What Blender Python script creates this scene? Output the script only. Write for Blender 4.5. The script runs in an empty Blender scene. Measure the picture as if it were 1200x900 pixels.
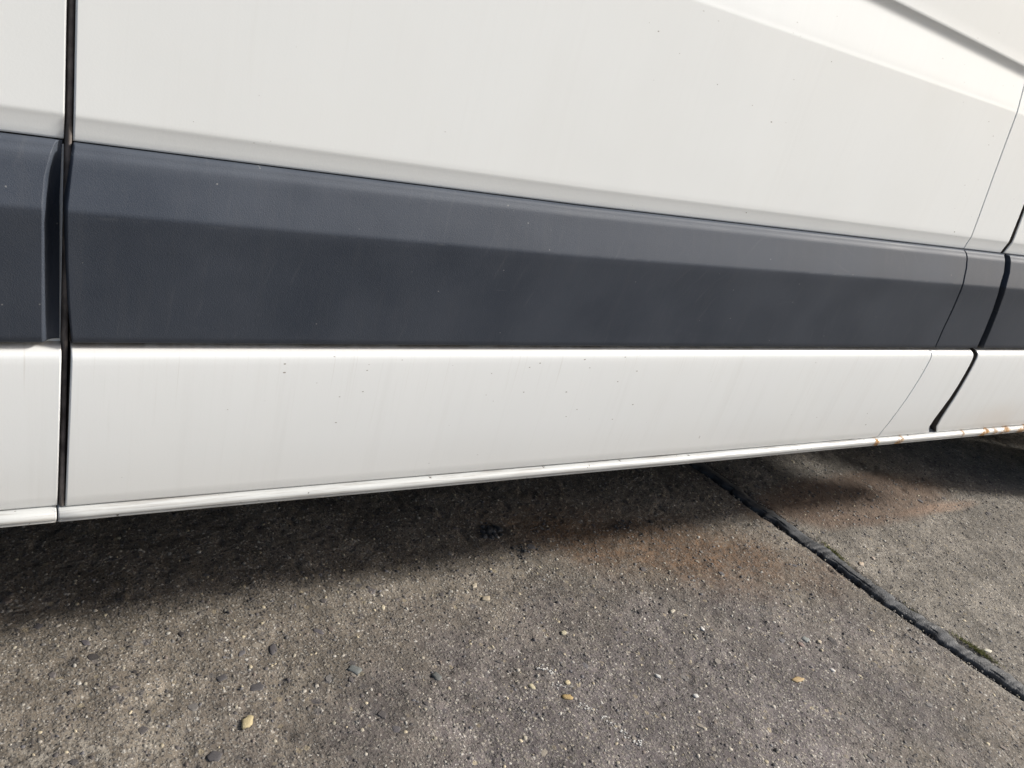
import bpy, math, random
import numpy as np
from mathutils import Matrix, Vector
random.seed(7); rng = np.random.default_rng(7)
S = bpy.context.scene
COL = S.collection
R = math.radians
# ------------------------------------------------------------------ camera
cam = bpy.data.cameras.new("camera"); co = bpy.data.objects.new("camera", cam); COL.objects.link(co)
right = Vector((0.84825, -0.47687, 0.23036)); down = Vector((-0.01974, -0.46313, -0.88607)); fwd = Vector((0.52922, 0.74706, -0.40227))
co.matrix_world = Matrix(((right.x, -down.x, -fwd.x, 0.0), (right.y, -down.y, -fwd.y, -1.0), (right.z, -down.z, -fwd.z, 1.02), (0, 0, 0, 1)))
cam.sensor_width = 36.0; cam.lens = 36.0*992/1200; cam.clip_start = 0.02; cam.clip_end = 500
S.camera = co
# ------------------------------------------------------------------ light
SUN_TO = Vector((1.30, -0.46, 0)).normalized(); SUN_EL = R(35)
w = bpy.data.worlds.new("World"); S.world = w; w.use_nodes = True
nt = w.node_tree; nt.nodes.clear()
sky = nt.nodes.new('ShaderNodeTexSky'); sky.sky_type = 'NISHITA'; sky.sun_disc = False
sky.sun_elevation = SUN_EL; sky.sun_rotation = math.atan2(SUN_TO.x, SUN_TO.y)
sky.air_density = 1.0; sky.dust_density = 4.0; sky.ozone_density = 1.0
bg = nt.nodes.new('ShaderNodeBackground'); bg.inputs[1].default_value = 0.098
ow = nt.nodes.new('ShaderNodeOutputWorld')
nt.links.new(sky.outputs[0], bg.inputs[0]); nt.links.new(bg.outputs[0], ow.inputs[0])
sl = bpy.data.lights.new("sun", 'SUN'); sl.energy = 3.7; sl.angle = R(8); sl.color = (1, .972, .925)
so = bpy.data.objects.new("sun", sl); COL.objects.link(so)
sdir = Vector((SUN_TO.x*math.cos(SUN_EL), SUN_TO.y*math.cos(SUN_EL), math.sin(SUN_EL)))
so.rotation_euler = sdir.to_track_quat('Z', 'Y').to_euler(); so.location = sdir*20
S.view_settings.view_transform = 'Standard'; S.view_settings.look = 'None'
S.view_settings.exposure = 0.52; S.view_settings.gamma = 1.0

# ------------------------------------------------------------------ node helper
class NB:
    def __init__(s, name):
        s.m = bpy.data.materials.new(name); s.m.use_nodes = True; s.t = s.m.node_tree; s.t.nodes.clear()
        s.out = s.t.nodes.new('ShaderNodeOutputMaterial'); s.b = s.t.nodes.new('ShaderNodeBsdfPrincipled')
        s.t.links.new(s.b.outputs[0], s.out.inputs[0])
        s.pos = s.t.nodes.new('ShaderNodeNewGeometry').outputs['Position']
        sx = s.t.nodes.new('ShaderNodeSeparateXYZ'); s.t.links.new(s.pos, sx.inputs[0]); s.x, s.y, s.z = sx.outputs
    def put(s, sock, v):
        if isinstance(v, bpy.types.NodeSocket): s.t.links.new(v, sock)
        elif isinstance(v, tuple) and len(v) == 3 and sock.type == 'RGBA': sock.default_value = (*v, 1)
        else: sock.default_value = v
    def math(s, op, a, b=0.0, c=0.0, clamp=False):
        n = s.t.nodes.new('ShaderNodeMath'); n.operation = op; n.use_clamp = clamp
        for i, v in enumerate((a, b, c)): s.put(n.inputs[i], v)
        return n.outputs[0]
    def scale(s, v, k):
        n = s.t.nodes.new('ShaderNodeVectorMath'); n.operation = 'MULTIPLY'; s.put(n.inputs[0], v); n.inputs[1].default_value = k
        return n.outputs[0]
    def vadd(s, a, b):
        n = s.t.nodes.new('ShaderNodeVectorMath'); n.operation = 'ADD'; s.put(n.inputs[0], a); s.put(n.inputs[1], b); return n.outputs[0]
    def noise(s, sc, det=3, rough=.5, vec=None, dist=0):
        n = s.t.nodes.new('ShaderNodeTexNoise'); s.put(n.inputs['Vector'], vec if vec is not None else s.pos)
        n.inputs['Scale'].default_value = sc; n.inputs['Detail'].default_value = det; n.inputs['Roughness'].default_value = rough
        n.inputs['Distortion'].default_value = dist; return n.outputs['Fac']
    def vor(s, sc, vec=None, feat='F1'):
        n = s.t.nodes.new('ShaderNodeTexVoronoi'); n.feature = feat; s.put(n.inputs['Vector'], vec if vec is not None else s.pos)
        n.inputs['Scale'].default_value = sc; return n
    def ramp(s, f, a, b, lo=0.0, hi=1.0, smooth=True):
        n = s.t.nodes.new('ShaderNodeMapRange'); n.interpolation_type = 'SMOOTHSTEP' if smooth else 'LINEAR'
        s.put(n.inputs[0], f)
        n.inputs[1].default_value = a; n.inputs[2].default_value = b; n.inputs[3].default_value = lo; n.inputs[4].default_value = hi
        return n.outputs[0]
    def mix(s, f, a, b, mode='MIX'):
        n = s.t.nodes.new('ShaderNodeMix'); n.data_type = 'RGBA'; n.blend_type = mode
        s.put(n.inputs[0], f); s.put(n.inputs[6], a); s.put(n.inputs[7], b); return n.outputs[2]
    def cramp(s, f, stops):
        n = s.t.nodes.new('ShaderNodeValToRGB'); s.put(n.inputs[0], f); e = n.color_ramp.elements
        while len(e) < len(stops): e.new(.5)
        for k, (p, c) in enumerate(stops): e[k].position = p; e[k].color = (*c, 1)
        return n.outputs[0]
    def ell(s, cx, cy, rx, ry, soft=.35, wob=None, rot=0.0, u=None, v=None):
        dx = s.math('SUBTRACT', u if u is not None else s.x, cx); dy = s.math('SUBTRACT', v if v is not None else s.y, cy)
        if rot:
            c, q = math.cos(rot), math.sin(rot)
            dx, dy = (s.math('ADD', s.math('MULTIPLY', dx, c), s.math('MULTIPLY', dy, q)),
                      s.math('SUBTRACT', s.math('MULTIPLY', dy, c), s.math('MULTIPLY', dx, q)))
        r = s.math('SQRT', s.math('ADD', s.math('POWER', s.math('ABSOLUTE', s.math('DIVIDE', dx, rx)), 2.0), s.math('POWER', s.math('ABSOLUTE', s.math('DIVIDE', dy, ry)), 2.0)))
        if wob is not None: r = s.math('ADD', r, wob)
        return s.ramp(r, 1-soft, 1+soft, 1.0, 0.0)
    def bump(s, h, dist, strength=1.0, prev=None):
        n = s.t.nodes.new('ShaderNodeBump'); s.put(n.inputs['Height'], h); n.inputs['Distance'].default_value = dist
        n.inputs['Strength'].default_value = strength
        if prev is not None: s.t.links.new(prev, n.inputs['Normal'])
        return n.outputs[0]
    def fin(s, color, rough=.5, normal=None, **kw):
        s.put(s.b.inputs['Base Color'], color); s.put(s.b.inputs['Roughness'], rough)
        if normal is not None: s.t.links.new(normal, s.b.inputs['Normal'])
        for k, v in kw.items(): s.put(s.b.inputs[k], v)
        return s.m

def paint_mat(name, base, rusts=(), stain=False):
    n = NB(name)
    st = n.noise(1, 4, .6, n.scale(n.pos, (38, 1, 1.6)))            # dirt run down by the rain
    st2 = n.noise(1, 3, .6, n.scale(n.pos, (150, 1, 5)))
    cloud = n.noise(3.2, 4, .6)
    c = n.mix(n.ramp(st, .5, .8, 0, .10 if not stain else .2), base, (.58, .585, .565))
    c = n.mix(n.ramp(st2, .55, .8, 0, .06 if not stain else .14), c, (.55, .54, .50))
    c = n.mix(n.ramp(cloud, .4, .75, 0, .25), c, (.73, .74, .715))
    if stain:
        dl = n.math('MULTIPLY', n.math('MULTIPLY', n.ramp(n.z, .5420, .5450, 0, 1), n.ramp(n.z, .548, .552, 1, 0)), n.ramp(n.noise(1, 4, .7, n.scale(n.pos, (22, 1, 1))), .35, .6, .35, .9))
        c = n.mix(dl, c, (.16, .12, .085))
        c = n.mix(n.ramp(n.z, .535, .541, 0, .45), c, (.50, .46, .40))  # lip darkened in the colour to take down its bright highlight
        dr = n.math('MULTIPLY', n.ramp(n.noise(1, 3, .6, n.scale(n.pos, (210, 1, 3.2))), .60, .76), n.ramp(n.z, .44, .535, 0, .35))
        c = n.mix(dr, c, (.42, .38, .32))
        low = n.ramp(n.z, .30, .42, .25, 0.0)
        c = n.mix(low, c, (.52, .49, .44))
        c = n.mix(n.math('MULTIPLY', n.ell(2.34, .335, .20, .05, .8, u=n.x, v=n.z), n.ramp(cloud, .3, .65, .05, .22)), c, (.60, .42, .26))
    v = n.vor(95, n.scale(n.pos, (.62, .2, 1.3))); w_ = n.noise(5, 2)
    sep = n.t.nodes.new('ShaderNodeSeparateColor'); n.t.links.new(v.outputs['Color'], sep.inputs[0])
    big = n.math('MULTIPLY', n.ramp(sep.outputs[0], .72, 1.0, .02, .12, False), n.ramp(w_, .42, .62))
    spot = n.math('GREATER_THAN', n.math('ADD', big, .02), v.outputs['Distance'])
    spot = n.math('MULTIPLY', spot, n.math('GREATER_THAN', sep.outputs[0], .70 if stain else .80))
    c = n.mix(n.math('MULTIPLY', spot, n.ramp(sep.outputs[1], 0, 1, .25, .8)), c, (.16, .13, .10))
    rust = n.math('MULTIPLY', n.x, 0.0)
    if rusts:
        cv = n.vor(70, n.vadd(n.pos, n.scale(n.t.nodes.new('ShaderNodeTexNoise').outputs['Color'], (.02, .02, .02)))); cs = n.t.nodes.new('ShaderNodeSeparateColor'); n.t.links.new(cv.outputs['Color'], cs.inputs[0])
        chip = n.math('MULTIPLY', n.math('LESS_THAN', cv.outputs['Distance'], n.math('MULTIPLY', n.ramp(cs.outputs[1], 0, 1, .03, .15), n.ramp(n.noise(500, 2), .35, .6, .2, 1.5))), n.math('GREATER_THAN', cs.outputs[0], .66))
        c = n.mix(chip, c, (.06, .045, .035))
    for (rx, rw, amt, rz) in rusts:
        wob = n.math('MULTIPLY', n.math('SUBTRACT', n.noise(140, 3, .6), .5), 2.6)
        e = n.ell(rx, rz, rw, .0085, .5, wob, u=n.x, v=n.z)
        rc = n.cramp(n.noise(260, 3, .7), [(.34, (.10, .045, .015)), (.48, (.42, .20, .05)), (.62, (.60, .36, .12)), (.8, (.68, .50, .26))])
        c = n.mix(n.math('MULTIPLY', e, amt), c, rc); rust = n.math('MAXIMUM', rust, e)
    ripple = n.noise(2.2, 2, .4)
    peel = n.noise(420, 2, .5)
    b = n.bump(ripple, .006, .5); b = n.bump(peel, .0002, .25, b)
    sk = n.math('MULTIPLY', n.ramp(n.noise(1, 4, .7, n.scale(n.pos, (9, 60, 420))), .45, .65), .6 if rusts else 0.0)
    c = n.mix(sk, c, (.27, .25, .225))
    if rusts: b = n.bump(n.math('MULTIPLY', rust, n.noise(600, 3, .7)), .0022, 1.0, b)
    return n.fin(c, n.math('MAXIMUM', n.ramp(st, .3, .8, .32, .50), n.math('MULTIPLY', rust, .9)), b, **{'Coat Weight': n.ramp(rust, 0, .5, .25, 0.0), 'Coat Roughness': .16, 'Specular IOR Level': .45})

def trim_mat():
    n = NB("weathered_plastic")
    cl = n.noise(5, 4, .6); fine = n.noise(1, 4, .6, n.scale(n.pos, (60, 4, 9)))
    c = n.mix(n.ramp(cl, .3, .7), (.034, .043, .060), (.052, .062, .081))
    c = n.mix(n.ramp(fine, .45, .8, 0, .22), c, (.075, .080, .090))
    # bleached upright scrapes near the lower edge
    sc = n.noise(1, 2, .5, n.vadd(n.scale(n.pos, (330, 2, 22)), n.scale(n.pos, (0, 0, 0))))
    m = n.math('MULTIPLY', n.ramp(sc, .64, .74), n.ramp(n.z, .60, .56, 0, .4))
    m = n.math('MULTIPLY', m, n.ramp(n.noise(3.5, 2), .42, .6))
    c = n.mix(m, c, (.16, .165, .175))
    hs = n.noise(1, 3, .6, n.vadd(n.scale(n.pos, (7, 2, 260)), (3.1, 0, 0)))
    c = n.mix(n.math('MULTIPLY', n.ramp(hs, .68, .76, 0, .4), n.ramp(n.noise(9, 2), .52, .66)), c, (.15, .155, .165))
    dust = n.math('MULTIPLY', n.ramp(n.z, .755, .772, 0, .40), n.ramp(cl, .25, .7, .5, 1)); c = n.mix(dust, c, (.11, .125, .15))
    edge = n.math('MULTIPLY', n.ramp(n.math('ABSOLUTE', n.math('SUBTRACT', n.z, .7095)), 0, .003, .28, 0), n.ramp(n.noise(14, 3, .7), .55, .68)); c = n.mix(edge, c, (.14, .145, .155))
    # long swirling rub marks
    wv = n.t.nodes.new('ShaderNodeTexWave'); wv.wave_type = 'RINGS'; wv.rings_direction = 'Y'
    n.put(wv.inputs['Vector'], n.vadd(n.pos, (-1.25, 0, -.52))); wv.inputs['Scale'].default_value = 9; wv.inputs['Distortion'].default_value = 3
    wv.inputs['Detail'].default_value = 2; wv.inputs['Detail Scale'].default_value = 1.2
    m = n.math('MULTIPLY', n.ramp(wv.outputs['Fac'], .95, 1.0, 0, .14), n.ramp(n.noise(11, 3, .6), .52, .68))
    c = n.mix(m, c, (.12, .125, .135))
    d = n.math('GREATER_THAN', n.ramp(n.vor(34, n.scale(n.pos, (1, .1, 1))).outputs['Distance'], 0, 1, 0, 1, False), .035)
    c = n.mix(d, (.17, .175, .18), c)
    g = n.noise(650, 3, .7); c = n.mix(n.ramp(g, .35, .7, 0, .30), c, n.mix(.5, c, (.085, .09, .10)))
    return n.fin(c, n.ramp(cl, .3, .7, .52, .64), n.bump(g, .0007, .45), **{'Specular IOR Level': .24})

def flat_mat(name, col, rough=.6, var=.3, sc=25, **kw):
    n = NB(name); f = n.noise(sc, 4, .6)
    c = n.mix(n.ramp(f, .3, .7), tuple(v*(1-var) for v in col), tuple(min(1, v*(1+var)) for v in col))
    return n.fin(c, rough, n.bump(n.noise(sc*12, 2), .0006, .3), **kw)

M = {}
M['paint'] = paint_mat("white_paint", (.785, .806, .800))
M['paint_low'] = paint_mat("white_paint_lower", (.772, .792, .790), stain=True)
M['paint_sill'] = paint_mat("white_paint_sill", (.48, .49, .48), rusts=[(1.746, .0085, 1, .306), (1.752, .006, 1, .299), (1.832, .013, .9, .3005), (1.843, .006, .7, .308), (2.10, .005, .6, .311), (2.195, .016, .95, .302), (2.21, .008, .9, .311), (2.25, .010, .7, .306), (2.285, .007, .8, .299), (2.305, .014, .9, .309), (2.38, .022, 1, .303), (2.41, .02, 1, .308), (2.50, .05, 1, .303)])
M['trim'] = trim_mat()
M['rubber'] = flat_mat("black_rubber", (.022, .02, .019), .7)
M['seal'] = flat_mat("dusty_door_seal", (.17, .145, .13), .8, .5, 30)
M['inner'] = flat_mat("grimy_shaded_metal", (.07, .06, .052), .75, .5, 18)
M['under'] = flat_mat("underbody_coating", (.018, .017, .016), .85)
M['glass'] = flat_mat("dark_window_glass", (.012, .014, .016), .06, .1, 2)
M['steel'] = flat_mat("silver_wheel_steel", (.35, .35, .36), .4, .15, 12, Metallic=.7)
M['lamp_red'] = flat_mat("red_lamp_plastic", (.35, .015, .012), .15)
M['lamp_clear'] = flat_mat("clear_lamp_plastic", (.6, .6, .62), .1)
M['tar'] = None

# ------------------------------------------------------------------ mesh helpers
def mesh_obj(name, V, F, mat, parent=None, smooth=True, kind=None):
    me = bpy.data.meshes.new(name); me.from_pydata([tuple(v) for v in V], [], [tuple(f) for f in F]); me.update()
    if smooth: me.polygons.foreach_set('use_smooth', [True]*len(me.polygons))
    me.materials.append(mat)
    o = bpy.data.objects.new(name, me); COL.objects.link(o)
    if parent is not None: o.parent = parent
    if kind: o['kind'] = kind
    return o
def grid_mesh(name, P, mat, parent, flip=False, smooth=True):
    nr, nc = len(P), len(P[0]); V = [p for row in P for p in row]; F = []
    for i in range(nr-1):
        for j in range(nc-1):
            a = i*nc+j; q = (a, a+1, a+nc+1, a+nc); F.append(q[::-1] if flip else q)
    return mesh_obj(name, V, F, mat, parent, smooth)
def box(V, F, x0, x1, y0, y1, z0, z1):
    b = len(V); V += [(x0,y0,z0),(x1,y0,z0),(x1,y1,z0),(x0,y1,z0),(x0,y0,z1),(x1,y0,z1),(x1,y1,z1),(x0,y1,z1)]
    F += [tuple(b+i for i in f) for f in ((0,3,2,1),(4,5,6,7),(0,1,5,4),(1,2,6,5),(2,3,7,6),(3,0,4,7))]
def box_obj(name, bs, mat, parent, bevel=0.0):
    V, F = [], []
    for b in bs: box(V, F, *b)
    o = mesh_obj(name, V, F, mat, parent, False)
    if bevel:
        m = o.modifiers.new("bevel", 'BEVEL'); m.width = bevel; m.segments = 2
    return o
def lathe(name, prof, axis_y0, cx, cz, mat, parent, seg=48, sgn=1):
    V, F = [], []
    for (y, r) in prof:
        for k in range(seg):
            a = 2*math.pi*k/seg; V.append((cx+r*math.cos(a), axis_y0+sgn*y, cz+r*math.sin(a)))
    for i in range(len(prof)-1):
        for k in range(seg):
            k2 = (k+1) % seg; q = (i*seg+k, i*seg+k2, (i+1)*seg+k2, (i+1)*seg+k); F.append(q)
    return mesh_obj(name, V, F, mat, parent)
def interp(tab):
    zs = [t[0] for t in tab]; xs = [t[1] for t in tab]
    o = np.argsort(zs); zs = np.array(zs)[o]; xs = np.array(xs)[o]
    return lambda z: float(np.interp(z, zs, xs))

# ------------------------------------------------------------------ the van
van = bpy.data.objects.new("parked_van", None); COL.objects.link(van)
van['label'] = "white panel van with dark grey side rubbing strips and rust spots along its sill"; van['category'] = "van"

def zB(x): return 1.0796 - .0308*(x-.853)
def zG(x):
    g = 1.1625 - .062*(x-1.207) - .012*max(0, x-1.2)**1.5
    return max(g, zB(x)+.045)
def rise(x): return min(1.1, max(0.0, (.75-x)/.65))      # the strip climbs slightly towards the rear
def roofd(z): return 0.0 if z < 1.35 else .10*(z-1.35)**2
# rows of the metal skin, bottom to top: (z(x), depth(x)); depth is into the body (+y)
def lowrows(bulge=True):
    r = [(lambda x: .3172, lambda x: .016), (lambda x: .3168, lambda x: .0075), (lambda x: .3176, lambda x: .0048), (lambda x: .320, lambda x: .0036)]
    for z in (.335, .36, .39, .42, .45, .48, .505, .522):
        t = (z-.32)/.2; d = .0036 - .0115*math.sin(min(1, t)*math.pi/2)
        r.append((lambda x, z=z: z, lambda x, d=d: d))
    for z, d in ((.530, -.0076), (.5345, -.0068), (.538, -.0050), (.541, -.0022), (.5435, .002), (.5452, .008), (.546, .016)):
        r.append((lambda x, z=z: z, lambda x, d=d: d))
    return r
def uprows():
    r = []
    for z, d in ((.7742, .02), (.7748, .009), (.7757, .0062), (.778, .0053), (.785, .0041), (.795, .0020), (.7995, .0009), (.8015, .0003), (.804, 0), (.812, 0), (.86, 0), (.92, 0), (.98, 0)):
        r.append(((lambda x, z=z: z+(.006*rise(x) if z < .81 else 0)), lambda x, d=d: d))
    s1 = .118
    r.append((lambda x: zB(x)-.03, lambda x: 0)); r.append((lambda x: zB(x)-.004, lambda x: 0)); r.append((lambda x: zB(x)-.0012, lambda x: 0))
    r.append((lambda x: zB(x)+.0012, lambda x: .0005))
    gl = lambda x: zG(x)-.019
    for t in (.04, .2, .5, .8, .95, 1.0):
        r.append((lambda x, t=t: zB(x)+.003+(gl(x)-zB(x)-.003)*t, lambda x, t=t: .0005+s1*(gl(x)-zB(x)-.003)*t))
    top = lambda x: .0005+s1*(gl(x)-zB(x)-.003)
    for t, q in ((.2, -.02), (.4, .04), (.6, .22), (.8, .58), (.93, .88), (1.0, 1.0)):
        r.append((lambda x, t=t: gl(x)+.019*t, lambda x, q=q: top(x)-.0064*q))
    for dz in (.004, .02, .06):
        r.append((lambda x, dz=dz: zG(x)+dz, lambda x: top(x)-.0064+.0004))
    r.append((lambda x: 1.45, lambda x: top(x)*.6-.008+roofd(1.45)))
    for z in (1.6, 1.8, 2.0, 2.2, 2.35, 2.45):
        r.append((lambda x, z=z: z, lambda x, z=z: roofd(z)))
    for z, e in ((2.52, .05), (2.56, .12), (2.58, .22)):
        r.append((lambda x, z=z: z, lambda x, z=z, e=e: roofd(z)+e))
    return r
def skin(name, rows, xl, xr, nx, mat, parent, el='flange', er='flange', dd=0.0):
    P = []
    for zf, df in rows:
        row = []
        xm0 = (xl(.9)+xr(.9))/2
        zl = zf(xl(zf(xm0))); zr = zf(xr(zf(xm0)))
        L, Rr = xl(zl), xr(zr)
        xs = []
        if el == 'flange': xs += [(L, .03), (L, .0018), (L+.0005, .0005), (L+.0018, 0), (L+.0022, 0), (L+.004, 0)]
        else: xs += [(L, 0)]
        a = xs[-1][0]; b = Rr-.004 if er == 'flange' else Rr
        xs += [(a+(b-a)*k/nx, 0) for k in range(1, nx)]
        if er == 'flange': xs += [(Rr-.004, 0), (Rr-.0022, 0), (Rr-.0018, 0), (Rr-.0005, .0005), (Rr, .0018), (Rr, .03)]
        else: xs += [(Rr, 0)]
        for x, e in xs: row.append((x, df(x)+e+dd, zf(x)))
        P.append(row)
    o = grid_mesh(name, P, mat, parent)
    o.data.materials.append(M['inner']); nc = len(P[0])-1
    for q in o.data.polygons:
        j = q.index % nc
        if (el and j == 0) or (er and j == nc-1): q.material_index = 1  # white flanges coloured dark: gap grime plus shade put into the colour
    return o
const = lambda v: (lambda z: v)
# panel edges, metres, (height, x)
Lq = interp([(2.6,.0767),(.8,.0766),(.55,.0769),(.3257,.0763),(.28,.0760)])
Lm = interp([(2.6,.083),(.92,.0842),(.79,.0846),(.70,.0858),(.5479,.0866),(.518,.0862),(.41,.0853),(.32,.0849)])
seamU = [(2.6,1.60),(1.4,1.655),(1.20,1.682),(1.086,1.6992),(1.0,1.7125),(.94,1.7225),(.8887,1.7310),(.84,1.7405),(.80,1.7460),(.7777,1.7475)]
seamL = [(.5452,1.7885),(.536,1.7925),(.522,1.7935),(.48,1.7895),(.42,1.7800),(.36,1.7655),(.318,1.7525)]
gapUl = [(2.6,1.80),(1.4,1.815),(1.1,1.845),(.95,1.868),(.8846,1.8798),(.85,1.8855),(.8248,1.8900),(.80,1.892),(.7757,1.8910)]
gapUr = [(2.6,1.812),(1.4,1.827),(1.1,1.858),(.95,1.880),(.8846,1.8920),(.85,1.8975),(.8248,1.9040),(.80,1.906),(.7763,1.9040)]
gapLl = [(.5458,1.9506),(.536,1.959),(.5258,1.9629),(.50,1.9635),(.4307,1.9591),(.3613,1.9440),(.340,1.9405),(.3300,1.9435),(.318,1.956)]
gapLr = [(.5458,1.9719),(.5325,1.9791),(.50,1.9800),(.4302,1.9773),(.37,1.9715),(.3406,1.9716),(.328,1.976),(.3172,1.990)]
sUl, sLl = interp(seamU), interp(seamL); uLr, uRr = interp(gapUl), interp(gapUr); lLr, lRr = interp(gapLl), interp(gapLr)
off = lambda f, d: (lambda z: f(z)+d)
U, Lw = uprows(), lowrows()
skin("rear_side_panel", U, const(-2.90), Lq, 70, M['paint'], van, el=None, dd=.0032)
skin("middle_side_panel", U, Lm, off(sUl, -.0009), 60, M['paint'], van)
skin("pillar_panel", U, off(sUl, .0006), uLr, 8, M['paint'], van)
skin("front_side_panel", U, uRr, const(3.30), 30, M['paint'], van, er=None)
skin("lower_rear_panel", Lw, const(-.80), Lq, 14, M['paint_low'], van, dd=.0030)
skin("lower_middle_panel", Lw, Lm, off(sLl, -.0007), 50, M['paint_low'], van)
skin("lower_pillar_panel", Lw, off(sLl, .0005), lLr, 8, M['paint_low'], van)
skin("lower_front_panel", Lw, lRr, const(2.56), 14, M['paint_low'], van)

# rubbing strips
def trim(name, xl, xr, nx, lend, rend, parent):
    prof = [(.5500, .010), (.5497, .000), (.5503, -.0035), (.5525, -.0055), (.560, -.0068), (.60, -.0126), (.65, -.0197), (.695, -.0262), (.7055, -.0284), (.7088, -.0285), (.7112, -.0277), (.7140, -.0268),
            (.74, -.0170), (.760, -.0100), (.7640, -.0086), (.7657, -.0070), (.7700, -.0046), (.7728, -.0034), (.7738, -.0015), (.7740, .010)]
    P = []
    for z, d in prof:
        q_ = .3+.7*min(1, max(0, (.7755-z)/.045))**.6
        k_ = (1+d)/.98; L, Rr = xl(z)*k_, xr(z)*k_; row = []
        sc_ = q_ if rend is roundend else 1
        cols = [(L+e, k) for e, k in lend] + [(None, i/nx) for i in range(1, nx)] + [(Rr-e*sc_, k) for e, k in rend[::-1]]
        a = L+lend[-1][0]; b = Rr-rend[-1][0]*sc_
        for x, k in cols:
            if x is None: x = a+(b-a)*k; k = 0
            row.append((x, d+(.010-d)*min(1, k), z+rise(x)*float(np.interp(z, [.549, .711, .774], [.0008, .0072, .006]))))
        P.append(row)
    return grid_mesh(name, P, M['trim'], parent)
sharp = [(0, 1), (0, .08), (.0006, .02), (.0016, 0), (.002, 0), (.004, 0)]
roundend = [(0, 1.0), (.003, .97), (.008, .86), (.0115, .66), (.014, .40), (.016, .17), (.0175, .05), (.019, 0), (.0195, 0), (.022, 0)]
trimL = interp([(.7755,.0838),(.766,.0826),(.74,.0802),(.7103,.0777),(.68,.0782),(.62,.0800),(.58,.0832),(.549,.0862)])
seamT = [(.7740,1.7090),(.7695,1.7200),(.762,1.7300),(.74,1.7455),(.7103,1.7600),(.68,1.7660),(.65,1.7665),(.6242,1.7655),(.59,1.7665),(.549,1.7690)]
gapTl = [(.7755,1.8575),(.765,1.8725),(.745,1.8900),(.72,1.8990),(.69,1.9120),(.6589,1.9206),(.61,1.9290),(.549,1.9330)]
gapTr = [(.7755,1.8790),(.765,1.8950),(.745,1.9120),(.72,1.9240),(.69,1.9360),(.6589,1.9430),(.61,1.9520),(.549,1.9589)]
tS, tl, tr = interp(seamT), interp(gapTl), interp(gapTr)
trim("rear_rubbing_strip", const(-.84), interp([(.8,.0738),(.5,.0745)]), 12, sharp, roundend, van)
trim("middle_rubbing_strip", trimL, off(tS, -.0015), 60, sharp, sharp, van)
trim("pillar_rubbing_strip", off(tS, .0012), tl, 6, sharp, sharp, van)
trim("front_rubbing_strip", tr, const(2.58), 12, sharp, sharp, van)
# metal behind the strips
def backing(name, xl, xr, parent, mat):
    P = []
    for z in (.5448, .60, .70, .7752):
        P.append([(xl(z), .026, z), (xl(z), .0135, z), (xr(z), .0135, z), (xr(z), .026, z)])
    return grid_mesh(name, P, mat, parent, smooth=False)
backing("strip_mount", const(-.84), const(.0768), van, M['paint'])
backing("strip_mount", lambda z: .0858, lambda z: 1.735 if z > .7 else 1.765, van, M['inner'])
backing("strip_mount", lambda z: 1.742 if z > .7 else 1.771, lambda z: tl(z)-.002, van, M['inner'])
backing("strip_mount", lambda z: tr(z)+.004, const(2.58), van, M['inner'])

# sill rail
def sill(name, x0, x1, nx, parent, xa=None):
    prof = [(.3230, .024), (.3165, .023), (.3158, .012), (.3152, .0065), (.3140, .0010), (.3120, -.0026), (.3090, -.0045), (.3060, -.0047), (.3035, -.0040), (.3018, -.0024),
            (.3012, -.0012), (.3006, -.0016), (.2995, -.0020), (.2978, -.0014), (.2966, .0006), (.2962, .004), (.2962, .014), (.300, .05)]
    P = []
    for z, d in prof:
        row = [(x0, d+.012, z), (x0+.0004, d+.001, z), (x0+.002, d, z)]
        for k in range(1, nx): 
            x = x0+.002+(x1-x0-.004)*k/nx; row.append((x, d+.0004*math.sin(x*9), z+.0005*math.sin(x*4.1)-.0003))
        row += [(x1-.002, d, z), (x1-.0004, d+.001, z), (x1, d+.012, z)]
        P.append(row)
    return grid_mesh(name, P, M['paint_sill'], parent)
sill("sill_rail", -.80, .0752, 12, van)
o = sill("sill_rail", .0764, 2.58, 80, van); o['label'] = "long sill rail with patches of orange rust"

# channel behind the gaps: rubber seals and grimy inner frame
box_obj("inner_frame", [(-.80, 1.70, .030, .06, .30, 1.3), (1.71, 2.56, .030, .06, .30, 1.3)], M['inner'], van)
P = []
for z in (.318, .40, .60, .80, 1.3, 2.3):
    P.append([(.0768, .0295, z), (.0776, .0090, z), (.0796, .0045, z), (.0836, .0052, z), (.0848, .0295, z)])
grid_mesh("door_seal", P, M['seal'], van)
P = []
for z in list(np.linspace(.33, .545, 12)):
    c = (lLr(z)+lRr(z))/2+.002; P.append([(c-.012, .0292, z), (c-.006, .0175, z), (c, .016, z), (c+.006, .0175, z), (c+.012, .0292, z)])
for z in list(np.linspace(.55, .77, 8)):
    c = (tl(z)+tr(z))/2+.002; P.append([(c-.014, .0292, z), (c-.006, .013, z), (c, .012, z), (c+.006, .013, z), (c+.014, .0292, z)])
for z in list(np.linspace(.78, 2.2, 20)):
    c = (uLr(z)+uRr(z))/2; P.append([(c-.012, .0292, z), (c-.006, .0175, z), (c, .016, z), (c+.006, .0175, z), (c+.012, .0292, z)])
grid_mesh("door_seal", P, M['rubber'], van)

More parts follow.
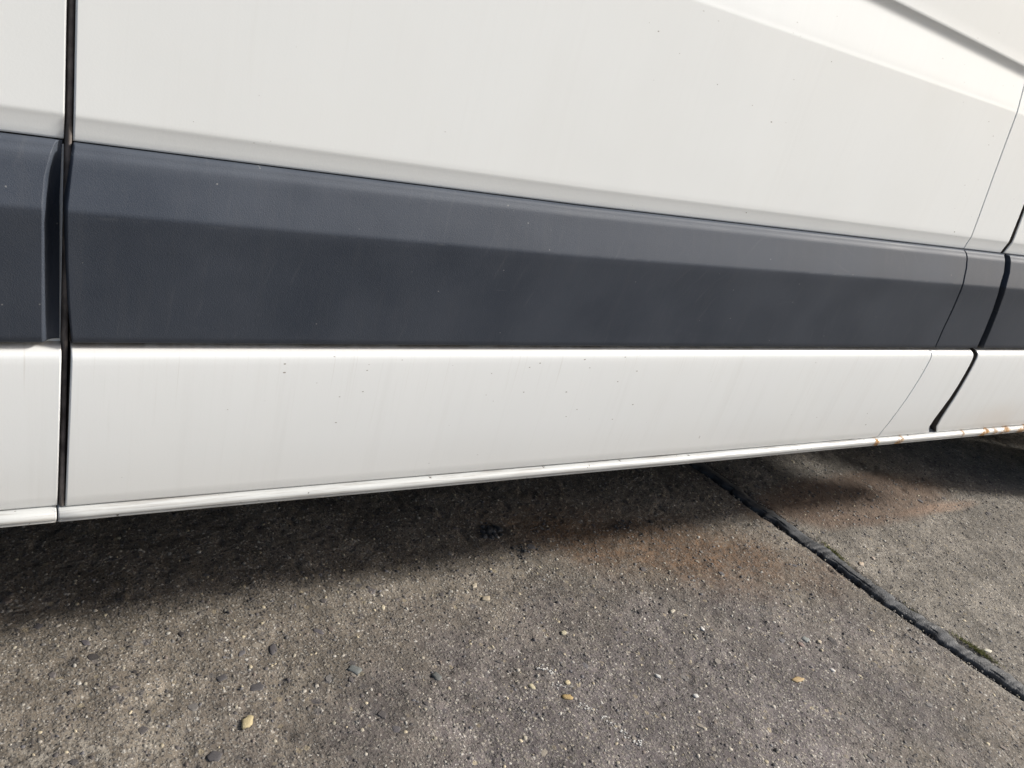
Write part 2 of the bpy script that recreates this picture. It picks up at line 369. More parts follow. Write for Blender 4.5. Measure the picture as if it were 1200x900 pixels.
# wheel-arch sides (lower skin beyond the sills)
def arch_panel(name, x0, x1, cx, n, yy=0.0, sgn=1, rad=.43):
    P = [[], []]
    xs = sorted(set([x0+(x1-x0)*k/n for k in range(n+1)]+[cx+rad*math.cos(a) for a in np.linspace(0, math.pi, 25)]))
    top, mid, inn = [], [], []
    for x in xs:
        h = .36+math.sqrt(max(0, rad*rad-(x-cx)**2)) if abs(x-cx) < rad else .36
        zb = max(.33, min(.772, h)) if abs(x-cx) < rad else .33
        top.append((x, yy+sgn*.008, .7745)); mid.append((x, yy+sgn*.002, zb)); inn.append((x, yy+sgn*.05, zb+.01))
    return grid_mesh(name, [inn, mid, top], M['paint_low'], van, flip=(sgn < 0), smooth=False)
arch_panel("front_wing", 2.585, 3.92, 3.17, 10, rad=.47); arch_panel("rear_wing", -2.90, -.845, -1.28, 14)
Wd = 1.99
arch_panel("far_front_wing", 2.585, 3.92, 3.30, 10, Wd, -1, .60); arch_panel("far_rear_wing", -2.90, -.845, -1.28, 14, Wd, -1)
P = []
for z in (.3, .5, .8, 1.1, 1.35, 1.6, 1.9, 2.2, 2.45):
    P.append([(x, Wd-roofd(z), z) for x in (-.845, 0, 1, 2.585)])
grid_mesh("far_side_panel", P, M['paint'], van, flip=True)
for x0, x1 in ((-2.90, -.845), (2.585, 3.30)):
    grid_mesh("far_side_panel", [[(x, Wd-roofd(z)-.001, z) for x in (x0, x1)] for z in (.775, 1.35, 1.9, 2.45)], M['paint'], van, flip=True)
ys = [.28, .5, .8, 1.1, 1.4, 1.7, 1.83]
P = [[(x, y, 2.575+.05*math.sin((y-.2)/1.6*math.pi)) for x in (-2.9, -1, 1, 3.02)] for y in ys]
P.append([(x, 1.90, 2.44) for x in (-2.9, -1, 1, 3.02)])
grid_mesh("roof", P, M['paint'], van)
# nose
side = [(3.30, 2.0), (3.30, 1.2)]
nose = [(3.0, 2.60), (3.15, 2.52), (3.58, 1.62), (3.70, 1.35), (3.92, 1.26), (4.20, 1.05), (4.28, .75), (4.28, .45), (4.22, .30), (3.92, .28)]
P = []
for (x, z) in nose:
    P.append([(x-(.14 if x > 3.5 else .0)*abs(t)**3, .03+(Wd-.06)*(t+1)/2+(.14*(1-abs(t)) if 0 else 0), z) for t in np.linspace(-1, 1, 13)])
grid_mesh("bonnet_and_bumper", P[2:], M['paint'], van, flip=True)
grid_mesh("windscreen", P[:3], M['glass'], van, flip=True)
for yy, fl in ((.03, False), (Wd-.03, True)):
    pts = [(3.0, 2.45), (3.15, 2.45), (3.52, 1.62), (3.60, 1.35), (3.80, 1.24), (4.06, 1.05), (4.14, .76), (3.92, .76), (3.6, .775), (3.0, .775)]
    mesh_obj("nose_side", [(x, yy, z) for x, z in pts], [tuple(range(len(pts)))], M['paint'], van, False)
    pts = [(3.92, .775), (4.14, .775), (4.14, .45), (4.08, .30), (3.92, .28)]
    mesh_obj("bumper_corner", [(x, yy, z) for x, z in pts], [tuple(range(len(pts)))], M['trim'], van, False)
    box_obj("headlight", [(4.00, 4.17, yy-.02 if not fl else yy-.24, yy+.24 if not fl else yy+.02, .84, 1.04)], M['lamp_clear'], van, .03)
    box_obj("tail_lamp", [(-2.935, -2.89, yy-.015 if not fl else yy-.10, yy+.10 if not fl else yy+.015, 1.0, 1.5)], M['lamp_red'], van, .01)
box_obj("radiator_grille", [(4.20, 4.255, .55, 1.44, .78, 1.0)], M['trim'], van, .02)
mesh_obj("side_window", [(2.02, -.004+.0, 1.50), (2.95, -.004, 1.44), (2.62, .05, 2.12), (2.02, .05, 2.12)], [(0, 1, 2, 3)], M['glass'], van, False)
grid_mesh("rear_door", [[(-2.90, y, z) for y in (.03, 1.0)] for z in (.45, 1.4, 2.45)], M['paint'], van, flip=True)
grid_mesh("rear_door", [[(-2.90, y, z) for y in (1.006, 1.96)] for z in (.45, 1.4, 2.45)], M['paint'], van, flip=True)
box_obj("rear_bumper", [(-3.02, -2.90, .04, 1.95, .33, .52)], M['trim'], van, .03)
# underside
box_obj("floor_pan", [(-2.88, -1.74, .05, 1.94, .50, .56), (-.83, 2.57, .065, 1.94, .42, .50), (3.95, 4.2, .05, 1.94, .40, .5), (-1.74, -.83, .35, 1.64, .50, .58), (2.57, 3.95, .35, 1.64, .45, .55)], M['under'], van)
box_obj("chassis_rail", [(-2.8, 3.7, .48, .56, .34, .50), (-2.8, 3.7, 1.42, 1.50, .34, .50)], M['under'], van)
box_obj("inner_sill", [(-.80, 2.56, .052, .085, .3005, .45)], M['under'], van); box_obj("inner_sill", [(-.80, 1.5, 1.85, 1.96, .25, .45)], M['under'], van)  # far-side sill is shaped low to keep light from coming under
box_obj("light_block_tank", [(-.70, 1.50, .40, 1.60, .165, .42)], M['under'], van, .04)  # unseen tank shape, added low and wide to block far-side light beneath
for hx0, hx1 in ((2.62, 3.92), (-1.72, -.84)):
    mesh_obj("wheel_housing", [(x, y, z) for x in (hx0, hx1) for y, z in ((.34, .42), (.34, .80), (.28, .86), (.05, .86))], [(0, 1, 5, 4), (1, 2, 6, 5), (2, 3, 7, 6)], M['under'], van, False)
def wheel(cx, y0, sgn):
    prof = [(.02, .20), (0.01, .235), (0, .27), (.004, .31), (.02, .338), (.05, .345), (.10, .347), (.15, .345), (.185, .335), (.20, .31), (.205, .26), (.20, .20)]
    t = lathe("tyre", prof, y0, cx, .342, M['rubber'], van, 56, sgn)
    r = lathe("wheel_rim", [(.02, .20), (.012, .215), (.018, .205), (.05, .195), (.06, .17), (.045, .12), (.03, .08), (.02, .04), (.02, .0)], y0, cx, .342, M['steel'], van, 40, sgn)
for cx in (3.20, -1.28):
    wheel(cx, -.012, 1); wheel(cx, Wd-.055, -1)

# ------------------------------------------------------------------ the ground
def vnoise(x, y, seed):
    r = np.random.default_rng(seed); T = r.random((256, 256))
    xi = np.floor(x).astype(int); yi = np.floor(y).astype(int); fx = x-xi; fy = y-yi
    fx = fx*fx*(3-2*fx); fy = fy*fy*(3-2*fy)
    a = T[xi & 255, yi & 255]; b = T[(xi+1) & 255, yi & 255]; c = T[xi & 255, (yi+1) & 255]; d = T[(xi+1) & 255, (yi+1) & 255]
    return (a*(1-fx)+b*fx)*(1-fy)+(c*(1-fx)+d*fx)*fy - .5
def relief(x, y):
    h = .0022*vnoise(x*14, y*14, 1)+.0016*vnoise(x*37, y*37, 2)+.0018*vnoise(x*85+3, y*85, 3)+.0018*vnoise(x*170, y*170+7, 4)
    p = vnoise(x*60+11, y*60, 5); h -= .003*np.clip(p-.28, 0, 1)/.2
    return h
JT = [(1.674,.396),(1.684,.301),(1.697,.198),(1.713,.09),(1.729,.005),(1.733,-.091),(1.738,-.141),(1.755,-.231),(1.771,-.331),(1.783,-.411),(1.801,-.496),(1.82,-.6),(1.845,-.75)]
JT = [(1.655, 3.0), (1.66, .75)]+JT+[(1.90, -1.1), (2.05, -4.0)]
jx = lambda y: np.interp(y, [p[1] for p in JT[::-1]], [p[0] for p in JT[::-1]])

def ground_mat():
    n = NB("exposed_aggregate_concrete")
    warp = n.t.nodes.new('ShaderNodeTexNoise'); warp.inputs['Scale'].default_value = 90; n.t.links.new(n.pos, warp.inputs['Vector'])
    p2 = n.vadd(n.pos, n.scale(warp.outputs['Color'], (.006, .006, .006)))
    big = n.noise(1.6, 4, .6); mid = n.noise(7, 4, .62); hi = n.noise(34, 4, .65)
    base = n.cramp(mid, [(.25, (.110, .090, .067)), (.5, (.158, .133, .104)), (.78, (.216, .184, .143))])
    purple = n.math('MULTIPLY', n.ell(1.0, -.32, .62, .30, .55, n.math('MULTIPLY', n.math('SUBTRACT', mid, .5), 1.6)), .95)
    base = n.mix(purple, base, n.mix(hi, (.082, .070, .072), (.138, .119, .121)))
    rs = n.math('GREATER_THAN', n.x, 1.74)
    base = n.mix(n.math('MULTIPLY', rs, .55), base, (.215, .196, .165))
    def cell(sc, seed):
        v = n.vor(sc, n.vadd(p2, (seed, seed*.7, 0))); sp = n.t.nodes.new('ShaderNodeSeparateColor'); n.t.links.new(v.outputs['Color'], sp.inputs[0])
        return v.outputs['Distance'], sp.outputs
    d1, c1 = cell(150, 1.3); d2, c2 = cell(280, 4.1); d3, c3 = cell(80, 7.7); d4, c4 = cell(520, 2.2)
    tone = n.cramp(c1[0], [(0, (.030, .027, .026)), (.16, (.060, .054, .052)), (.30, (.14, .128, .112)), (.70, (.17, .155, .132)), (.86, (.24, .215, .18)), (.95, (.36, .33, .28)), (1, (.48, .46, .42))])
    m1 = n.math('MULTIPLY', n.ramp(d1, .3, .55, 1, 0), .88)
    col = n.mix(m1, base, tone)
    tone2 = n.cramp(c2[0], [(0, (.022, .02, .02)), (.22, (.06, .055, .052)), (.4, (.14, .13, .115)), (.78, (.18, .165, .145)), (.93, (.33, .31, .275)), (1, (.52, .50, .46))])
    col = n.mix(n.math('MULTIPLY', n.ramp(d2, .25, .5, 1, 0), .75), col, tone2)
    tone4 = n.cramp(c4[1], [(0, (.025, .023, .022)), (.3, (.10, .092, .085)), (.7, (.18, .166, .148)), (.95, (.36, .34, .31)), (1, (.55, .53, .5))])
    col = n.mix(n.math('MULTIPLY', n.ramp(d4, .2, .6, 1, 0), .42), col, tone4)
    tone3 = n.cramp(c3[1], [(0, (.055, .050, .052)), (.4, (.11, .10, .095)), (.7, (.16, .14, .115)), (.9, (.23, .19, .13)), (1, (.34, .29, .2))])
    m3 = n.math('MULTIPLY', n.math('MULTIPLY', n.ramp(d3, .28, .42, 1, 0), n.math('GREATER_THAN', c3[0], .80)), .7)
    col = n.mix(m3, col, tone3)
    d5, c5 = cell(38, 11.1)
    tone5 = n.cramp(c5[1], [(0, (.052, .048, .054)), (.45, (.085, .082, .084)), (.75, (.12, .115, .11)), (1, (.17, .145, .115))])
    m5 = n.math('MULTIPLY', n.math('MULTIPLY', n.ramp(n.math('ADD', d5, n.math('MULTIPLY', n.noise(160, 2), .18)), .30, .38, 1, 0), n.math('GREATER_THAN', c5[0], .80)), n.ramp(hi, .35, .6, .25, .7))
    col = n.mix(m5, col, tone5)
    pat = n.ramp(n.noise(16, 5, .7), .36, .68, .78, 1.22); vm = n.t.nodes.new('ShaderNodeVectorMath'); vm.operation = 'SCALE'; n.t.links.new(col, vm.inputs[0]); n.t.links.new(pat, vm.inputs['Scale']); col = vm.outputs[0]
    pit = n.ramp(n.noise(115, 3, .6), .30, .355, .85, 0.0); col = n.mix(pit, col, (.018, .016, .015))
    pal_ = n.ramp(n.noise(75, 4, .7, n.vadd(n.pos, (9, 3, 0))), .62, .72, 0, .5); col = n.mix(pal_, col, (.33, .29, .22))
    pt2 = n.ramp(n.noise(4.2, 4, .6, n.vadd(n.pos, (2.3, 5.1, 0))), .38, .66, .80, 1.14); vm2 = n.t.nodes.new('ShaderNodeVectorMath'); vm2.operation = 'SCALE'; n.t.links.new(col, vm2.inputs[0]); n.t.links.new(pt2, vm2.inputs['Scale']); col = vm2.outputs[0]
    # stains
    wob = n.math('ADD', n.math('MULTIPLY', n.math('SUBTRACT', mid, .5), 1.5), n.math('MULTIPLY', n.math('SUBTRACT', hi, .5), .6))
    s1 = n.ell(1.30, .10, .36, .12, .6, wob, rot=R(-25))
    col = n.mix(n.math('MULTIPLY', n.math('MULTIPLY', s1, n.ramp(n.noise(120, 4, .7), .36, .58, .35, 1.0)), .78), col, n.mix(n.ramp(hi, .35, .7), (.075, .045, .026), (.18, .10, .05)))
    s2 = n.math('MULTIPLY', n.ell(2.08, .17, .40, .115, .22, n.math('MULTIPLY', wob, .4)), .78)
    col = n.mix(s2, col, n.mix(n.ramp(hi, .3, .7), (.10, .064, .045), (.165, .112, .078)))
    s2b = n.math('MULTIPLY', n.ell(2.36, .075, .15, .02, .6, n.math('MULTIPLY', wob, .6)), .55)
    col = n.mix(s2b, col, (.30, .20, .14))
    s3 = n.math('MULTIPLY', n.ell(.92, .23, .035, .022, .6, wob), .85)
    col = n.mix(s3, col, (.02, .02, .021))
    s4 = n.math('MULTIPLY', n.ell(1.24, .19, .05, .02, .6, wob), .6); col = n.mix(s4, col, (.03, .022, .018))
    # pale scuffs, chalky
    s5 = n.math('MULTIPLY', n.ell(.07, -.11, .14, .035, .8, wob), n.ramp(n.noise(60, 4, .7), .45, .62, 0, .6)); col = n.mix(s5, col, (.36, .33, .28))
    grime = n.math('MULTIPLY', n.ramp(n.noise(2.6, 5, .65), .5, .78), .35); col = n.mix(grime, col, (.07, .062, .055))
    h = n.math('ADD', n.math('MULTIPLY', n.ramp(d1, 0, .6, 1, 0), 1.0), n.math('MULTIPLY', n.ramp(d2, 0, .6, 1, 0), .5))
    b = n.bump(h, .0016, .75); b = n.bump(n.noise(900, 3, .7), .0006, .6, b)
    return n.fin(col, n.ramp(hi, .3, .7, .72, .92), b, **{'Specular IOR Level': .3})
GM = ground_mat()
ground = mesh_obj("ground", [(-120,-120,-.05),(120,-120,-.05),(120,120,-.05),(-120,120,-.05)], [(0,1,2,3)], GM, None, False, 'structure')
GAP = .024
def slab_fine(name, xfun, jn, y0, y1, step):
    ys = np.arange(y0, y1+1e-6, step); nj = jn
    Y = np.repeat(ys[:, None], nj, 1); u = np.linspace(0, 1, nj)[None, :]
    xa, xb = xfun(ys); X = xa[:, None]+(xb-xa)[:, None]*u
    Z = relief(X, Y)
    # crumbled arris along the joint
    dj = np.abs(X-jx(Y)[:, :]) if True else 0
    Z -= .006*np.clip(1-(dj-GAP)/.014, 0, 1)**2*(.5+1.2*(vnoise(X*0+5, Y*40, 9)+.5))
    nr = len(ys); V = np.stack([X, Y, Z], -1).reshape(-1, 3)
    i = np.arange(nr-1)[:, None]*nj+np.arange(nj-1)[None, :]; i = i.ravel()
    F = np.stack([i, i+1, i+nj+1, i+nj], 1)
    me = bpy.data.meshes.new(name); me.vertices.add(len(V)); me.vertices.foreach_set('co', V.ravel())
    me.loops.add(len(F)*4); me.loops.foreach_set('vertex_index', F.ravel()); me.polygons.add(len(F))
    me.polygons.foreach_set('loop_start', np.arange(len(F))*4); me.polygons.foreach_set('loop_total', np.full(len(F), 4))
    me.polygons.foreach_set('use_smooth', np.ones(len(F), bool)); me.update(calc_edges=True); me.materials.append(GM)
    o = bpy.data.objects.new(name, me); COL.objects.link(o); o.parent = ground; return o
Y0, Y1 = -.90, .62; X0, X1 = -.45, 4.1
A = slab_fine("concrete_slab", lambda ys: (np.full_like(ys, X0), jx(ys)-GAP*.85), 470, Y0, Y1, .0045)
B = slab_fine("concrete_slab", lambda ys: (jx(ys)+GAP*.85, np.full_like(ys, X1)), 400, Y0, Y1, .0055)
A['label'] = "darker grey-brown concrete slab left of the tarred joint"; B['label'] = "paler beige concrete slab right of the tarred joint"
# coarser continuation of the paving all round
def sheet(x0, x1, y0, y1, z):
    xs = np.linspace(x0, x1, 60); ys_ = np.linspace(y0, y1, 16)
    return [[(float(x), float(y), z) for x in xs] for y in ys_]
grid_mesh("outer_paving", sheet(-8, X0+.012, Y0, Y1, -.001), GM, ground); grid_mesh("outer_paving", sheet(X1-.012, 10, Y0, Y1, -.001), GM, ground)
grid_mesh("outer_paving", [[(-8, -6, -.0015), (10, -6, -.0015)], [(-8, Y0+.012, -.0015), (10, Y0+.012, -.0015)]], GM, ground)
grid_mesh("outer_paving", [[(-8, Y1-.012, -.0015), (10, Y1-.012, -.0015)], [(-8, 8, -.0015), (10, 8, -.0015)]], GM, ground)

# tar in the joint
def tar_mat():
    n = NB("bitumen_joint_filler"); f = n.noise(26, 4, .6); g = n.noise(220, 3, .7)
    c = n.mix(n.ramp(f, .3, .7), (.030, .032, .035), (.056, .059, .064)); c = n.mix(n.ramp(g, .58, .8, 0, .5), c, (.11, .10, .09))
    st = n.noise(1, 3, .6, n.scale(n.pos, (180, 14, 1)))
    return n.fin(c, n.ramp(f, .3, .7, .50, .72), n.bump(st, .0010, .4, n.bump(g, .0022, .9)))
M['tar'] = tar_mat()
P = []
ysj = np.arange(-2.8, 1.6, .004)
for yv in ysj:
    c = float(jx(yv)); s = float(vnoise(np.array([yv*17]), np.array([.5]), 21)[0]); s2 = float(vnoise(np.array([yv*55]), np.array([.5]), 22)[0]); s3 = float(vnoise(np.array([yv*19]), np.array([.5]), 23)[0])
    s4 = float(vnoise(np.array([yv*140]), np.array([.5]), 25)[0]); s5 = float(vnoise(np.array([yv*120]), np.array([.5]), 26)[0]); wl = .0225+.024*s+.017*s2+.010*s4; wr = .0225+.020*s3-.015*s2+.010*s5; hgt = .0058+.004*s3+.003*s4
    st = float(vnoise(np.array([yv*30]), np.array([.5]), 24)[0])
    row = [(-wl, -.012), (-wl-.0008, .000), (-wl+.0006, .0032), (-wl+.0036, .0050), (-wl+.0085, hgt-.0008+.0012*st), (-wl*.45, hgt+.0002-.0012*abs(st)), (-.002, hgt+.0009+.0012*s2), (wr*.35, hgt), (wr*.7, hgt-.0022), (wr-.004, hgt-.0046), (wr-.0005, .0008), (wr, -.012)]
    P.append([(c+a, yv, b) for a, b in row])
jf = grid_mesh("joint_filler", P, M['tar'], ground); jf['label'] = "raised wavy strip of black tar filling the joint"

# embedded aggregate
def stone_mat():
    n = NB("embedded_aggregate"); a = n.t.nodes.new('ShaderNodeAttribute'); a.attribute_name = "tint"
    g = n.noise(380, 3, .65); c = n.mix(n.ramp(g, .3, .75, 0, .5), a.outputs['Color'], n.mix(.55, a.outputs['Color'], (.05, .045, .04)))
    return n.fin(c, .7, n.bump(g, .0008, .5))
SM = stone_mat()
def stone_arrays(nstones, r0, r1, power, area, pal, seed):
    r = np.random.default_rng(seed); x = r.uniform(area[0], area[1], nstones); y = r.uniform(area[2], area[3], nstones)
    sz = r0+(r1-r0)*r.random(nstones)**power
    keep = np.abs(x-jx(y)) > .034; x, y, sz = x[keep], y[keep], sz[keep]; nn = len(x)
    k = 7; ang = (np.arange(k)/k*2*np.pi)[None]+r.uniform(0, 6.28, (nn, 1))+r.uniform(-.25, .25, (nn, k))
    asp = r.uniform(.55, 1, (nn, 1)); rot = r.uniform(0, 3.14, (nn, 1)); rad = sz[:, None]*r.uniform(.75, 1.1, (nn, k))
    lx, ly = rad*np.cos(ang), rad*asp*np.sin(ang); rx = lx*np.cos(rot)-ly*np.sin(rot); ry = lx*np.sin(rot)+ly*np.cos(rot)
    hz = relief(x, y)[:, None]; up = np.minimum(sz[:, None]*r.uniform(.10, .38, (nn, 1)), .0013)
    v0 = np.stack([x[:, None]+rx, y[:, None]+ry, np.repeat(hz-.0014, k, 1)], -1)
    v1 = np.stack([x[:, None]+rx*.72, y[:, None]+ry*.72, hz+up*r.uniform(.7, 1.05, (nn, k))], -1)
    vt = np.stack([x[:, None], y[:, None], hz+up*1.12], -1)
    V = np.concatenate([v0, v1, vt], 1); pal = np.array(pal); ci = r.integers(0, len(pal), nn); c = pal[ci]*r.uniform(.75, 1.2, (nn, 1))
    F = []
    for i in range(k):
        j = (i+1) % k; F += [(i, j, k+j), (i, k+j, k+i), (k+i, k+j, 2*k)]
    return V, np.array(F), c, sz
pal = [(.30,.27,.21), (.36,.33,.28), (.42,.36,.25), (.062,.057,.057), (.08,.072,.070), (.042,.037,.036), (.12,.115,.12), (.16,.13,.11), (.20,.18,.155), (.09,.08,.078), (.15,.14,.13), (.36,.34,.30)]
def add_tint(me, colors):
    at = me.color_attributes.new("tint", 'FLOAT_COLOR', 'POINT'); at.data.foreach_set('color', np.concatenate([colors, np.ones((len(colors), 1))], 1).astype(np.float32).ravel())
def gravel(name, V, F, c, parent, label):
    nn, k = V.shape[:2]; VV = V.reshape(-1, 3); FF = (F[None]+(np.arange(nn)*k)[:, None, None]).reshape(-1, 3)
    me = bpy.data.meshes.new(name); me.vertices.add(len(VV)); me.vertices.foreach_set('co', VV.ravel())
    me.loops.add(FF.size); me.loops.foreach_set('vertex_index', FF.ravel().astype(np.int32)); me.polygons.add(len(FF))
    me.polygons.foreach_set('loop_start', np.arange(len(FF))*3); me.polygons.foreach_set('loop_total', np.full(len(FF), 3)); me.update(calc_edges=True)
    me.materials.append(SM); add_tint(me, np.repeat(c, k, 0)); o = bpy.data.objects.new(name, me); COL.objects.link(o); o.parent = parent
    o['kind'] = 'stuff'
    if label: o['label'] = label
    return o
V, F, c, sz = stone_arrays(34000, .0012, .0054, 2.4, (-.4, 3.9, -.85, .6), pal, 31)
gravel("grit", V, F, c, ground, None)
# larger stones set in the slabs, each a piece of its own
V, F, c, sz = stone_arrays(300, .0050, .0120, 2.0, (0.0, 2.9, -.62, .30), pal[3:11]+[(.24,.21,.17), (.10,.095,.10)], 47)
for i in range(min(240, len(V))):
    p = V[i].mean(0)*np.array([1, 1, 0])
    par = A if p[0] < jx(p[1]) else B
    o = mesh_obj("embedded_stone", V[i]-p, F, SM, par, False); o.location = p; add_tint(o.data, np.repeat(c[i:i+1], V.shape[1], 0))
def big_stone(x, y, rx, ry, h, rot, col, name="embedded_stone", parent=None, label=None, seed=0, cat=None):
    r = random.Random(seed+int(x*1000)); k = 12; Vv, Ff = [], []
    for ring, (s, zz) in enumerate(((1, -.002), (1, h*.35), (.86, h*.8), (.5, h*1.0))):
        for i in range(k):
            a = 2*math.pi*i/k; q = s*(1+.16*math.sin(i*2.3+seed)+r.uniform(-.08, .08)); lx, ly = rx*q*math.cos(a), ry*q*math.sin(a)
            Vv.append((lx*math.cos(rot)-ly*math.sin(rot), lx*math.sin(rot)+ly*math.cos(rot), zz*(1+r.uniform(-.1, .1))))
    Vv.append((0, 0, h))
    for g in range(3):
        for i in range(k): j = (i+1) % k; Ff.append((g*k+i, g*k+j, (g+1)*k+j, (g+1)*k+i))
    for i in range(k): Ff.append((3*k+i, 3*k+(i+1) % k, 4*k))
    o = mesh_obj(name, Vv, Ff, SM, parent, True); o.location = (x, y, float(relief(np.array([x]), np.array([y]))[0]))
    add_tint(o.data, np.tile(np.array([col]), (len(Vv), 1)))
    if label: o['label'] = label
    if cat: o['category'] = cat
    return o
big_stone(.315, -.125, .0125, .0075, .0035, .9, (.42, .35, .20), parent=A, label="cream yellow stone set in the slab", seed=1)
big_stone(1.300, -.318, .014, .0062, .0022, -.1, (.38, .27, .13), parent=A, label="ochre yellow stone set in the slab", seed=2)
big_stone(.824, -.223, .0105, .006, .0025, -.4, (.34, .24, .10), parent=A, label="ochre brown stone flecked with white", seed=3)
big_stone(.842, -.195, .006, .0045, .002, .3, (.50, .42, .26), parent=A, seed=4)
big_stone(.775, -.185, .005, .007, .002, .3, (.48, .42, .28), parent=A, seed=5)
big_stone(.905, -.085, .007, .0055, .002, .3, (.40, .36, .25), parent=A, seed=6)
for k, (x, y, a, b) in enumerate([(.345, -.062, .012, .008), (.064, .147, .0075, .006), (.124, .094, .008, .005), (.26, -.17, .010, .009), (.388, .008, .012, .006), (.47, .03, .010, .005), (.30, -.03, .009, .006), (.52, -.20, .011, .007), (.20, -.2, .010, .006)]):
    big_stone(x, y, a, b, .0011, k*1.1, (.066+.012*(k % 3), .062+.010*(k % 3), .064+.012*(k % 3)), parent=A, label="dark slate-grey stone" if k == 0 else None, seed=10+k)
for k, (x, y, a, b, cc) in enumerate([(1.415, -.235, .009, .0085, (.20, .21, .20)), (1.44, -.25, .006, .005, (.42, .36, .27)), (1.39, -.245, .008, .006, (.22, .16, .14)), (1.40, -.32, .006, .0045, (.55, .53, .5)), (1.845, -.385, .010, .006, (.50, .47, .38)), (1.80, -.07, .010, .006, (.46, .37, .28)), (1.86, -.06, .007, .005, (.40, .33, .27)), (.625, -.12, .010, .007, (.10, .105, .10)), (.50, -.07, .012, .008, (.13, .14, .135)), (.80, .035, .010, .006, (.34, .29, .21)), (.795, .075, .009, .005, (.38, .33, .25)), (1.20, -.15, .006, .004, (.6, .58, .54)), (1.02, -.23, .006, .004, (.55, .54, .5)), (1.06, -.29, .0055, .0045, (.52, .51, .48)), (1.17, -.09, .009, .004, (.42, .38, .3)), (.60, .06, .007, .004, (.5, .44, .32))]):
    big_stone(x, y, a, b, .0024, k*.7, cc, parent=A if x < 1.7 else B, seed=40+k)

# flakes of white splashed paint or lime on the slab
r = random.Random(5); Vv, Ff, cc = [], [], []
def flake(x, y, s):
    b = len(Vv); k = 6; z = float(relief(np.array([x]), np.array([y]))[0])
    for ring, (q, zz) in enumerate(((1, -.0005), (.8, .0016))):
        for i in range(k):
            a = i*math.pi/3+r.uniform(-.3, .3); g = s*q*r.uniform(.6, 1.3); Vv.append((x+g*math.cos(a), y+g*.7*math.sin(a), z+zz*r.uniform(.8, 1.2)))
    for i in range(k): Ff.append((b+i, b+(i+1) % k, b+k+(i+1) % k, b+k+i))
    Ff.append(tuple(b+k+i for i in range(k)))
path = [((.812, -.150), (.832, -.170), 26, .0022), ((.815, -.197), (.834, -.200), 14, .002), ((.838, -.246), (.853, -.262), 18, .002), ((.858, -.275), (.878, -.318), 26, .0018), ((.872, -.315), (.887, -.345), 20, .0022)]
for (a, b_, nn, s) in path:
    for q in range(nn):
        t = r.random(); flake(a[0]+(b_[0]-a[0])*t+r.gauss(0, .0035), a[1]+(b_[1]-a[1])*t+r.gauss(0, .0035), s*r.uniform(.4, 1.2))
WM = flat_mat("chalky_white_residue", (.50, .49, .46), .85, .25, 200)
fl = mesh_obj("white_residue", Vv, Ff, WM, None, False, 'stuff'); fl['label'] = "broken trail of chalky white flecks on the concrete"; fl['category'] = "paint flecks"

# moss along the joint
MM = NB("moss_green"); MM = MM.fin(MM.mix(MM.noise(300, 2), (.08, .085, .022), (.24, .24, .08)), .9)
def moss(cx, cy, lx, ly, cnt, label, sd):
    r = random.Random(sd); V_, F_ = [], []
    for _ in range(cnt):
        t = r.gauss(0, .45); x = cx+lx*t+r.gauss(0, .004); y = cy+ly*t+r.gauss(0, .004); a = r.uniform(0, 6.28); h = r.uniform(.002, .006); w_ = r.uniform(.0005, .0011); l = r.uniform(.001, .004)
        b = len(V_); V_.extend([(x-w_*math.sin(a), y+w_*math.cos(a), -.001), (x+w_*math.sin(a), y-w_*math.cos(a), -.001), (x+l*math.cos(a)+w_*math.sin(a)*.6, y+l*math.sin(a), h*.8), (x+l*1.5*math.cos(a), y+l*1.5*math.sin(a), h)])
        F_.extend([(b, b+1, b+2), (b, b+2, b+3)])
    o = mesh_obj("moss", V_, F_, MM, None, False, 'stuff'); o['label'] = label; o['category'] = "moss"
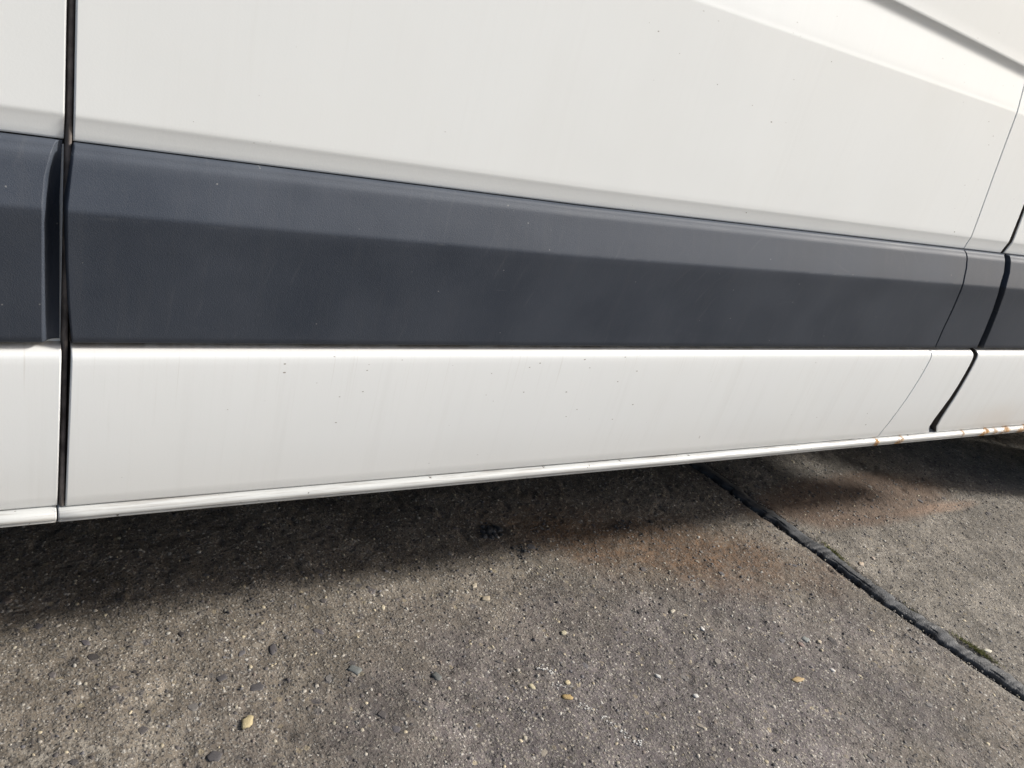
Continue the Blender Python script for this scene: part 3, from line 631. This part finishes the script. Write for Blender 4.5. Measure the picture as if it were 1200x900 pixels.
moss(1.820, -.375, .010, -.050, 560, "green moss tuft beside the tar joint near the photo's lower right corner", 3)
moss(1.762, -.018, .004, .050, 240, "thin olive moss line beside the middle of the tar joint", 4)
moss(1.775, -.25, .005, .03, 60, "faint specks of moss beside the tar joint between the two larger tufts", 6)

# loose grit gathered against the tar
def joint_grit():
    r = np.random.default_rng(77); V, F, c, sz = stone_arrays(800, .0010, .0036, 2.0, (-.4, 3.9, -.85, .6), pal, 78)
    yy = r.uniform(-.8, .45, len(V)); side = np.where(r.random(len(V)) < .5, -1, 1); xx = jx(yy)+side*(.021+np.abs(r.normal(0, .018, len(V))))
    cen = V.mean(1); V[:, :, 0] += (xx-cen[:, 0])[:, None]; V[:, :, 1] += (yy-cen[:, 1])[:, None]; V[:, :, 2] += (relief(xx, yy)-relief(cen[:, 0], cen[:, 1])-.0008)[:, None]
    gravel("joint_grit", V, F, c, ground, None)
joint_grit()

# black crumbs of grime in the shade
def crumbs(cx, cy, sx, sy, cnt, label, sd, big):
    r = random.Random(sd); V_, F_ = [], []
    for q in range(cnt):
        x, y, s = cx+r.gauss(0, sx), cy+r.gauss(0, sy), big*r.uniform(.25, 1); b = len(V_); h = s*r.uniform(.5, 1.1)
        for zz, m in ((-.002, 1), (h*.6, .85)):
            for i in range(6): a = i*math.pi/3+r.uniform(-.3, .3); g = s*m*r.uniform(.7, 1.2); V_.append((x+g*math.cos(a), y+g*math.sin(a), zz))
        V_.append((x, y, h))
        for i in range(6): j = (i+1) % 6; F_.extend([(b+i, b+j, b+6+j, b+6+i), (b+6+i, b+6+j, b+12)])
    o = mesh_obj("grime_crumbs", V_, F_, M['tar'], None, False, 'stuff'); o['label'] = label; o['category'] = "debris"
crumbs(.915, .235, .013, .010, 26, "black clump of grime in the shade below the sill", 8, .009)
crumbs(.957, .165, .016, .010, 34, "scatter of small black crumbs at the shadow's edge", 9, .004)
crumbs(1.245, .19, .018, .010, 22, "dark crumbs on the rusty brown stain near the joint", 10, .004)
